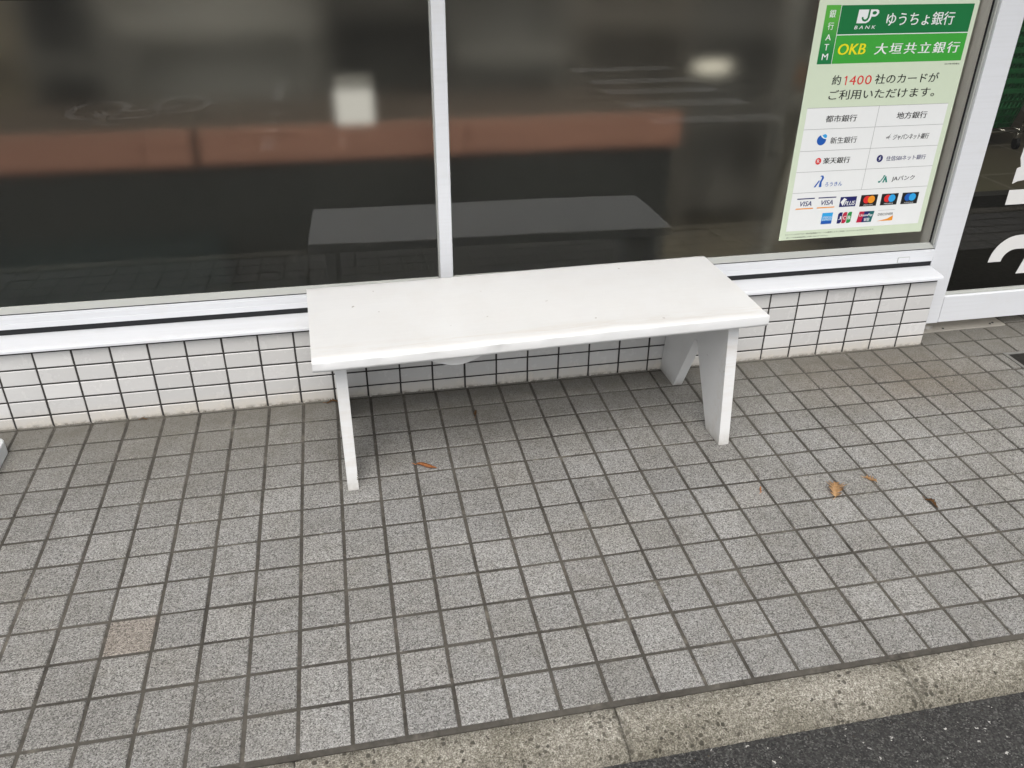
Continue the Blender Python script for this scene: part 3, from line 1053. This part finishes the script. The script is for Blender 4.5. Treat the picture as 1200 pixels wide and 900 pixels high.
# chipped paint on the left foot
bm = bmesh.new()
rc = random.Random(4)
for k in range(7):
    z = 0.006 + 0.007 * k
    w = rc.uniform(0.001, 0.0035) * (1.2 - k / 8)
    add_box(bm, -0.5068 - w, -0.5060, -0.1842 + 0.002 + 0.16 * z - 0.0006 - 0.0004 * k, -0.1800 + 0.16 * z, z, z + rc.uniform(0.003, 0.007))
obj('bare_wood_chip', bm, plain('grey_bare_wood', (0.20, 0.18, 0.15), 0.8), lg2)
bm = bmesh.new()
pts = [(-0.44, T0 - 0.001)]
for k in range(25):
    u = k / 24
    x = -0.44 + 0.33 * u
    d = 0.020 * math.sin(math.pi * u) ** 1.0 + 0.032 * max(0.0, math.sin(math.pi * min(1.0, max(0.0, (u - 0.30) / 0.70)))) ** 1.6
    pts.append((x, T0 - 0.002 - d))
pts.append((-0.11, T0 - 0.001))
prism(bm, pts, 'y', -0.150, -0.125)
obj('underside_brace', bm, M_bench, bench)
# ------------------------------------------------------------------ small things on the pavement
bm = bmesh.new()
pts = []
for cx, cy, r, a0, a1 in ((-0.918, 1.082, 0.026, 0, 90), (-1.26, 1.082, 0.026, 90, 180), (-1.26, 0.80, 0.026, 180, 270), (-0.918, 0.80, 0.026, 270, 360)):
    pts += [(cx + r * math.cos(math.radians(a)), cy + r * math.sin(math.radians(a))) for a in range(a0, a1 + 1, 15)]
prism(bm, pts, 'z', 0.0, 0.042, bevel=0.004)
bb = obj('banner_base', bm, plain('white_moulded_plastic', (0.66, 0.68, 0.68), 0.4), smooth=False)
bb.matrix_world = MF
tag(bb, 'white plastic banner base with a rounded corner at the foot of the wall', 'banner base')

# brush mat with a metal rim in front of the door
dm = thing('brush_mat', 'dark brush mat in a metal rim set into the tiles by the door', 'mat', MF @ Matrix.Translation((2.232, 0.50, 0.0)))
bm = bmesh.new()
for a in ((0, 0.85, 0.585, 0.597), (0, 0.85, 0.0, 0.012), (0, 0.012, 0.0125, 0.5845), (0.838, 0.85, 0.0125, 0.5845)):
    add_box(bm, *a, -0.002, 0.004, bevel=0.0008)
obj('rim', bm, plain('grey_metal_rim', (0.22, 0.215, 0.20), 0.5, metallic=0.4), dm)
bm = bmesh.new()
add_box(bm, 0.013, 0.837, 0.013, 0.584, -0.001, 0.0022)
rbm = random.Random(9)
for k in range(900):
    x, y = rbm.uniform(0.05, 0.45), rbm.uniform(0.05, 0.56)
    h = rbm.uniform(0.003, 0.009)
    a = rbm.uniform(-0.004, 0.004)
    v = [bm.verts.new(p) for p in ((x - 0.001, y, 0.002), (x + 0.001, y, 0.002), (x + a, y + rbm.uniform(-.004, .004), 0.002 + h))]
    bm.faces.new(v)
obj('bristles', bm, plain('dark_bristles', (0.045, 0.042, 0.038), 0.9, spec=0.1, var=0.4, scale=40), dm)


def leaf(name, label, x, y, rz, L, W, curl, mat, seed, ragged=0.0, lift=0.002, roll=0.0):
    r = random.Random(seed)
    bm = bmesh.new()
    n, m = 12, 6
    rows = []
    for i in range(n + 1):
        u = i / n
        w = W * (math.sin(math.pi * min(1, u * 0.96 + 0.04)) ** 0.75) * (1 - 0.25 * u)
        if ragged:
            w *= 1 + ragged * math.sin(i * 2.6 + seed)
        row = []
        for j in range(m + 1):
            v = -1 + 2 * j / m
            zz = lift + curl * (abs(v) ** 1.6) * w * 1.4 + 0.0025 * math.sin(u * 7 + seed) + r.uniform(0, .0012) + roll * u * L
            jag = r.uniform(-.18, .18) * ragged * w if j in (0, m) else 0
            row.append(bm.verts.new(((u - 0.5) * L + jag, v * w * (1 - 0.35 * curl) + 0.002 * math.sin(u * 5), max(0.0006, zz))))
        rows.append(row)
    for i in range(n):
        for j in range(m):
            f = bm.faces.new((rows[i][j], rows[i + 1][j], rows[i + 1][j + 1], rows[i][j + 1]))
            f.smooth = True
    ext = bmesh.ops.solidify(bm, geom=bm.faces[:], thickness=0.0005)
    tube(bm, [(-L * 0.5, 0, lift + 0.001), (-L * 0.62, 0.002, lift + 0.002), (-L * 0.74, 0.006, 0.0015)], 0.0007, 6)
    o = obj(name, bm, mat)
    o.matrix_world = MF @ Matrix.Translation((x, y, 0.0)) @ Matrix.Rotation(rz, 4, 'Z')
    tag(o, label, 'leaf', 'dead leaves on the pavement')
    return o


bm = bmesh.new()
rg = random.Random(31)
for k in range(640):
    q = rg.random()
    if q < 0.5:
        x, y = rg.uniform(-2.2, 2.0), 1.205 - abs(rg.gauss(0, 0.022))
    elif q < 0.68:
        x, y = rg.uniform(0.2, 2.4), -0.130 - abs(rg.gauss(0, 0.008))
    elif q < 0.88:
        x, y = rg.choice(range(-14, 26)) * 0.1 + rg.gauss(0, 0.006), rg.uniform(0.0, 1.2)
    else:
        x, y = rg.uniform(-1.6, 2.6), rg.uniform(0.0, 1.2)
    r_ = rg.uniform(0.0006, 0.0019)
    c_ = Vector((x, y, r_ * 0.3 - (0.0185 if y < -0.125 else 0.0)))
    vs = [bm.verts.new(c_ + Vector((rg.uniform(-1, 1), rg.uniform(-1, 1), rg.uniform(0, 1))) * r_ * 1.4) for _ in range(4)]
    for tri in ((0, 1, 2), (0, 2, 3), (0, 3, 1), (1, 3, 2)):
        bm.faces.new([vs[i] for i in tri])
gt = obj('fine_grit', bm, plain('grit_and_leaf_dust', (0.13, 0.10, 0.07), 0.9, spec=0.1, var=0.4, scale=30))
gt.matrix_world = MF
gt['kind'] = 'stuff'

ML1 = mat_leaf('orange_brown_leaf', (0.40, 0.13, 0.035), (0.62, 0.30, 0.13))
ML2 = mat_leaf('tan_leaf', (0.50, 0.29, 0.13), (0.74, 0.52, 0.30))
ML3 = mat_leaf('dark_brown_leaf', (0.10, 0.052, 0.022), (0.30, 0.15, 0.06))
leaf('dead_leaf', 'narrow orange brown leaf in front of the bench, between its legs', 0.230, 0.817, -0.45, 0.062, 0.0085, 0.7, ML1, 1)
leaf('dead_leaf', 'crumpled tan leaf, the palest one right of the bench', 1.277, 0.522, 1.1, 0.056, 0.022, 0.45, ML2, 5, 0.9, roll=0.12)
leaf('dead_leaf', 'small curled brown leaf lying just right of the crumpled tan leaf', 1.394, 0.543, -0.75, 0.036, 0.0075, 0.9, ML2, 8, 0.7)
leaf('dead_leaf', 'dark brown leaf wedged in a tile joint, rightmost of all the leaves', 1.498, 0.427, -1.15, 0.040, 0.0075, 0.6, ML3, 11, 0.4)
leaf('dead_leaf', 'dark leaf scrap lying in the shade under the bench', 0.402, 1.050, 1.5, 0.030, 0.006, 0.7, ML3, 14, 0.6)
leaf('dead_leaf', 'dark leaf against the tiled wall behind the left bench leg', -0.012, 1.190, 0.1, 0.042, 0.006, 0.6, ML3, 17, 0.5)
leaf('dead_leaf', 'tiny dark scrap at the foot of the tiled wall left of the bench', -0.555, 1.195, 0.2, 0.022, 0.004, 0.5, ML3, 19, 0.5)
leaf('dead_leaf', 'thin reddish leaf scrap just right of the right bench leg', 1.085, 0.563, 1.3, 0.026, 0.0024, 0.4, ML1, 23, 0.5)

# ------------------------------------------------------------------ posters
PM = Matrix.Translation((1.4375, 0.0878, 0.382))


def col(name, c, rough=0.45):
    t = NT(name)
    n = t.noise(t.coord(), 40.0, 2)
    c2 = tuple(x * 0.96 for x in c)
    t.principled(t.mix(n, c, c2), rough, spec=0.4)
    return t.m


C_pale = col('print_pale_green', (0.63, 0.71, 0.545))
C_white = col('print_white', (0.80, 0.81, 0.80))
C_dg = col('print_deep_green', (0.004, 0.165, 0.042))
C_lg = col('print_bright_green', (0.045, 0.36, 0.040))
C_black = col('print_black', (0.012, 0.012, 0.012))
C_red = col('print_red', (0.68, 0.025, 0.025))
C_yel = col('print_yellow', (0.82, 0.72, 0.01))
C_grey = col('print_grey_line', (0.30, 0.30, 0.30))
C_navy = col('print_navy', (0.012, 0.014, 0.12))
C_blue = col('print_blue', (0.012, 0.10, 0.42))
C_sky = col('print_sky_blue', (0.03, 0.36, 0.75))
C_orange = col('print_orange', (0.82, 0.30, 0.02))
C_crim = col('print_crimson', (0.48, 0.012, 0.05))
C_teal = col('print_teal', (0.01, 0.22, 0.17))
C_green2 = col('print_leaf_green', (0.02, 0.28, 0.06))
C_dteal = col('print_dark_teal', (0.005, 0.12, 0.13))


def grad_strip():
    t = NT('print_green_fade')
    z = t.node('SeparateXYZ', {0: t.coord('Generated')}).outputs[2]
    c = t.ramp(z, [(0.0, (0.004, 0.17, 0.05)), (0.30, (0.02, 0.24, 0.05)), (0.75, (0.09, 0.40, 0.05))])
    t.principled(c, 0.45, spec=0.4)
    return t.m


C_fade = grad_strip()
poster = thing('bank_poster', 'pale green bank card poster with Japanese lettering on the window glass', 'poster', PM)
LAY = 0.00025


class Print:
    """flat printed shapes in poster millimetres, gathered into one mesh"""
    def __init__(self):
        self.bm = bmesh.new()
        self.mats = []

    def mi(self, m):
        if m not in self.mats:
            self.mats.append(m)
        return self.mats.index(m)

    def poly(self, pts, m, lay):
        y = -LAY * lay
        f = self.bm.faces.new([self.bm.verts.new((p[0] / 1000, y, p[1] / 1000)) for p in pts])
        f.normal_update()
        if f.normal.y > 0:
            f.normal_flip()
        f.material_index = self.mi(m)

    def rect(self, x0, x1, z0, z1, m, lay):
        self.poly([(x0, z0), (x1, z0), (x1, z1), (x0, z1)], m, lay)

    def disc(self, cx, cz, rx, rz, m, lay, n=28, a0=0, a1=360):
        self.poly([(cx + rx * math.cos(math.radians(a0 + (a1 - a0) * k / n)), cz + rz * math.sin(math.radians(a0 + (a1 - a0) * k / n)))
                   for k in range(n + (0 if a1 - a0 == 360 else 1))], m, lay)

    def text(self, s, x0, z0, x1, z1, m, lay, bold=0.0, shear=0.0, spacing=1.0):
        # heavier weights are over-printed two or three times, a hair apart
        d = bold * (z1 - z0) * 0.9
        n = 1 if bold <= 0.004 else (2 if bold < 0.015 else 3)
        for k in range(n):
            o = 0.0 if n == 1 else d * (2.0 * k / (n - 1) - 1.0)
            self.text1(s, x0 + d + o, z0, x1 - d + o, z1, m, lay + 0.12 * k, shear, spacing)

    def text1(self, s, x0, z0, x1, z1, m, lay, shear=0.0, spacing=1.0):
        cu = bpy.data.curves.new('t', 'FONT')
        cu.body = s
        cu.shear = shear
        cu.space_character = spacing
        cu.resolution_u = 3
        o = bpy.data.objects.new('t', cu)
        COL.objects.link(o)
        bpy.context.view_layer.update()
        dg = bpy.context.evaluated_depsgraph_get()
        me = bpy.data.meshes.new_from_object(o.evaluated_get(dg))
        bpy.data.objects.remove(o)
        bpy.data.curves.remove(cu)
        if not me.vertices:
            return
        xs = [v.co.x for v in me.vertices]
        ys = [v.co.y for v in me.vertices]
        ax, bx, ay, by = min(xs), max(xs), min(ys), max(ys)
        k = self.mi(m)
        y = -LAY * lay
        vs = [self.bm.verts.new(((x0 + (v.co.x - ax) / (bx - ax) * (x1 - x0)) / 1000, y,
                                 (z0 + (v.co.y - ay) / (by - ay) * (z1 - z0)) / 1000)) for v in me.vertices]
        for p in me.polygons:
            try:
                f = self.bm.faces.new([vs[i] for i in p.vertices])
            except ValueError:
                continue
            f.normal_update()
            if f.normal.y > 0:
                f.normal_flip()
            f.material_index = k
        bpy.data.meshes.remove(me)

    def build(self, name, parent):
        bm = self.bm
        me = bpy.data.meshes.new(name)
        bm.to_mesh(me)
        bm.free()
        for m in self.mats:
            me.materials.append(m)
        o = bpy.data.objects.new(name, me)
        COL.objects.link(o)
        o.parent = parent
        return o


bm = bmesh.new()
add_box(bm, 0.0, 0.5125, 0.0, 0.00018, 0.0, 0.728)
obj('paper', bm, C_pale, poster)
p = Print()
p.rect(24.6, 70.9, 537, 695, C_fade, 1)
p.build('heading_strip', poster)
p = Print()
for s, x0, z0, x1, z1 in (('銀', 37.2, 662, 57, 683), ('行', 38.5, 630, 57, 650), ('A', 37.8, 602, 55, 618), ('T', 39.0, 575, 53, 592), ('M', 37, 548.5, 56, 566)):
    p.text(s, x0, z0, x1, z1, C_white, 2, 0.012)
p.rect(70.2, 71.6, 537, 695, C_white, 2)
p.rect(71.6, 497.8, 614.6, 617.0, C_white, 2)
p.build('heading_lettering', poster)
p = Print()
p.rect(71.6, 497.8, 617.0, 694, C_dg, 1)
p.rect(71.6, 498.2, 537.4, 614.6, C_lg, 1)
p.build('heading_band', poster)
p = Print()
# logo: a slanted white block with the hook of a J cut into it, and a P
p.poly([(126.4, 646), (157, 646), (165, 650), (169.5, 657), (170.5, 663), (182, 663), (189, 666.5), (193, 673), (191, 679.5), (185, 682), (128, 682)], C_white, 2)
p.poly([(159.5, 682), (165, 682), (164.5, 661), (161, 653.5), (153, 650), (145, 652), (140.5, 658), (140.5, 662.5), (145.5, 662.5), (146.5, 658.5), (150, 655.8), (155, 656.5), (158.5, 661)], C_dg, 3)
p.disc(178.5, 673, 6.8, 4.6, C_dg, 3)
p.build('bank_mark', poster)
p = Print()
p.text('B A N K', 123, 630.5, 190, 639.5, C_white, 2, 0.02, 0.15)
p.build('bank_name', poster)
p = Print()
p.text('ゆうちょ銀行', 221, 637.5, 441.5, 673.4, C_white, 2, 0.012)
p.build('bank_name', poster)
p = Print()
p.text('OKB', 84, 561.4, 173.5, 591.5, C_yel, 2, 0.035, 0.10)
p.build('bank_name', poster)
p = Print()
p.text('大垣共立銀行', 203, 559.8, 482.4, 591.2, C_white, 2, 0.026, 0.05, 1.25)
p.build('bank_name', poster)
p = Print()
p.text('2017年4月現在', 446, 525.9, 497, 530.6, C_black, 2)
p.build('bank_name', poster)
p = Print()
p.text('約', 84.4, 477.6, 112.5, 505, C_black, 2, 0.014)
p.poly([(128.2, 476.5), (131.6, 476.5), (131.6, 502.5), (128.9, 502.5), (123.2, 498.0), (124.4, 495.4), (128.2, 498.2)], C_red, 2)
for ch, a, b in (('4', 141, 162), ('0', 166, 187), ('0', 192, 213)):
    p.text(ch, a, 476.5, b, 502.5, C_red, 2)
p.text('社のカードが', 224.5, 476.6, 437, 504.5, C_black, 2, 0.014)
p.text('ご利用いただけます。', 82, 434.8, 436, 463, C_black, 2, 0.014)
p.build('message_lettering', poster)
p = Print()
p.rect(20.0, 493.5, 29.5, 413, C_white, 1)
for z in (350.0, 284.6, 220.0, 154.2):
    p.rect(20.0, 493.5, z - 0.55, z + 0.55, C_grey, 2)
p.rect(257.6, 258.7, 154.2, 413, C_grey, 2)
p.rect(20.0, 493.5, 412.4, 413.4, C_grey, 2)
p.build('bank_table', poster)
p = Print()
p.text('都市銀行', 86.7, 369.6, 190.2, 390, C_black, 3, 0.018)
p.build('bank_name', poster)
p = Print()
p.text('地方銀行', 324.6, 371.2, 428.8, 391.7, C_black, 3, 0.018)
p.build('bank_name', poster)
p = Print()
p.text('新生銀行', 115.8, 304.6, 205.3, 324.3, C_black, 3, 0.010)
p.build('bank_name', poster)
p = Print()
p.text('ジャパンネット銀行', 329.3, 307.2, 453.6, 325, C_black, 3, 0.016, 0.15)
p.build('bank_name', poster)
p = Print()
p.text('楽天銀行', 104.4, 243.2, 195.8, 262.5, C_black, 3, 0.026)
p.build('bank_name', poster)
p = Print()
p.text('住信SBIネット銀行', 322, 242.6, 460.7, 258, C_navy, 3, 0.010)
p.build('bank_name', poster)
p = Print()
p.text('ろうきん', 126.4, 171.2, 185.5, 184.8, C_blue, 3, 0.012)
p.build('bank_name', poster)
p = Print()
p.text('JAバンク', 358.5, 174.6, 439, 192.8, C_black, 3, 0.012)
p.build('bank_name', poster)
p = Print()
# round blue mark with a white S-shaped sweep
p.disc(85.5, 317, 15.2, 15.6, C_blue, 3)
p.disc(94.0, 327.5, 7.6, 7.2, C_sky, 4)
p.poly([(79, 334), (84, 326), (92, 321.5), (101, 319), (101, 322), (93, 324), (88, 328), (84, 335)], C_white, 5)
p.build('bank_mark', poster)
p = Print()
p.disc(88, 252.4, 9.6, 10.4, C_red, 3)
p.text('R', 83.6, 247.2, 92.6, 258, C_white, 4, 0.02)
p.build('bank_mark', poster)
p = Print()
p.disc(299, 251.4, 10.6, 11.4, C_navy, 3)
p.poly([(296, 244), (304, 251), (299.5, 251.5), (302.5, 259.5), (294, 252), (298.5, 251.2)], C_white, 4)
p.build('bank_mark', poster)
p = Print()
p.poly([(308, 318), (314, 316), (320, 329), (313.5, 319.5)], C_black, 3)
p.poly([(307, 312), (312, 314.5), (317, 308), (314.5, 315), (321, 317), (312, 319), (304, 317)], C_grey, 3)
p.build('bank_mark', poster)
p = Print()
p.poly([(88.4, 170.4), (94.5, 170.4), (106, 190), (102.5, 192)], C_blue, 3)
p.poly([(106, 170.4), (115, 170.4), (113, 186), (118.5, 199), (115.5, 206), (109, 207.5), (104.5, 204), (111, 203), (111.5, 198.5), (106.5, 186)], C_blue, 3)
p.build('bank_mark', poster)
p = Print()
p.poly([(310.4, 178), (315, 180), (317.5, 178.5), (325.5, 191), (326.5, 197), (333, 197.4), (328, 188), (318, 173.9), (312, 173.9)], C_teal, 3)
p.poly([(326, 173.9), (331.5, 173.9), (334.5, 184), (338, 173.9), (344, 173.9), (336.5, 194), (333, 194)], C_teal, 3)
p.build('bank_mark', poster)
for x0, x1 in ((40.0, 100.2), (113.0, 174.6)):
    p = Print()
    p.rect(x0, x1, 133.2, 136.6, C_navy, 3)
    p.text('VISA', x0 + 12, 110.6, x1 - 7.8, 126.4, C_navy, 3, 0.02, 0.2)
    p.rect(x0, x1, 100.8, 104.2, C_orange, 3)
    p.build('card_mark', poster)
p = Print()
p.rect(190.8, 248, 101, 133.6, C_navy, 3)
p.poly([(193, 117), (204, 130.5), (215, 124), (209, 121), (205, 108), (203, 104)], C_white, 4)
p.text('PLUS', 207.5, 105.5, 245, 119.5, C_white, 5, 0.03, 0.2)
p.build('card_mark', poster)
for x0, c1, c2 in ((263.0, C_red, C_orange), (336.4, C_red, C_sky), (410.2, C_blue, C_sky)):
    p = Print()
    p.rect(x0, x0 + 59.4, 98.4, 136, C_black, 3)
    p.disc(x0 + 22.5, 120.4, 12.4, 12.4, c1, 4)
    p.disc(x0 + 38.0, 120.4, 12.4, 12.4, c2, 5)
    p.text({263.0: 'mastercard', 336.4: 'maestro', 410.2: 'cirrus'}[x0], x0 + 14, 101.2, x0 + 46, 105.4, C_white, 4)
    p.build('card_mark', poster)
p = Print()
p.rect(137.3, 174.6, 47.4, 84.4, C_sky, 3)
p.rect(137.3, 174.6, 47.4, 58.0, C_blue, 4)
p.text('AMERICAN', 140, 66.5, 172, 73, C_white, 5)
p.text('EXPRESS', 140, 58.8, 172, 65.3, C_white, 5)
p.build('card_mark', poster)
p = Print()
for k, (c, ch) in enumerate(((C_navy, 'J'), (C_crim, 'C'), (C_green2, 'B'))):
    x0 = 194.3 + 16.6 * k
    p.poly([(x0, 46), (x0 + 10, 46), (x0 + 14.8, 51), (x0 + 14.8, 82.8), (x0 + 5, 82.8), (x0, 77.5)], c, 3)
    p.text(ch, x0 + 2.5, 58.5, x0 + 12.6, 70, C_white, 4, 0.03)
p.build('card_mark', poster)
p = Print()
p.poly([(264, 45.2), (286, 45.2), (291, 81.6), (269, 81.6)], C_crim, 3)
p.poly([(282, 45.2), (304, 45.2), (309, 81.6), (287, 81.6)], C_navy, 4)
p.poly([(300, 45.2), (317, 45.2), (322, 81.6), (305, 81.6)], C_dteal, 5)
p.text('UnionPay', 270, 62.5, 318, 73.5, C_white, 6, 0.02, 0.15)
p.text('银联', 289, 48.5, 310, 59.5, C_white, 6, 0.02)
p.build('card_mark', poster)
p = Print()
p.text('DISCOVER', 337.5, 64.0, 392.5, 72.0, C_black, 3, 0.01)
p.poly([(338, 45.5), (394, 45.5), (394, 62.5), (374, 52)], C_orange, 3)
p.rect(335.5, 395.0, 81.4, 82.1, C_grey, 3)
p.build('card_mark', poster)
p = Print()
p.text('※コンビニATMでは一部金融機関のカードは種類によりご利用いただけないものがございます。', 19.5, 16.6, 336, 20.8, C_black, 2)
p.text('詳しくは各金融機関にお問い合わせください。', 25.4, 6.0, 172.4, 10.0, C_black, 2)
p.build('footnote', poster)

# foot of another poster at the top left of the window
pt = thing('blue_poster', 'blue and black poster high on the left window pane', 'poster', Matrix.Translation((-1.18, 0.0878, 1.1095)))
bm = bmesh.new()
add_box(bm, 0.0, 0.50, 0.0, 0.0002, 0.0, 0.40)
obj('paper', bm, col('print_cyan', (0.05, 0.34, 0.46)), pt)
p2 = thing('dark_poster', 'dark poster edge high on the left pane beside the blue poster', 'poster', Matrix.Translation((-0.672, 0.0878, 1.1115)))
bm = bmesh.new()
add_box(bm, 0.0, 0.26, 0.0, 0.0002, 0.0, 0.40)
obj('paper', bm, C_black, p2)
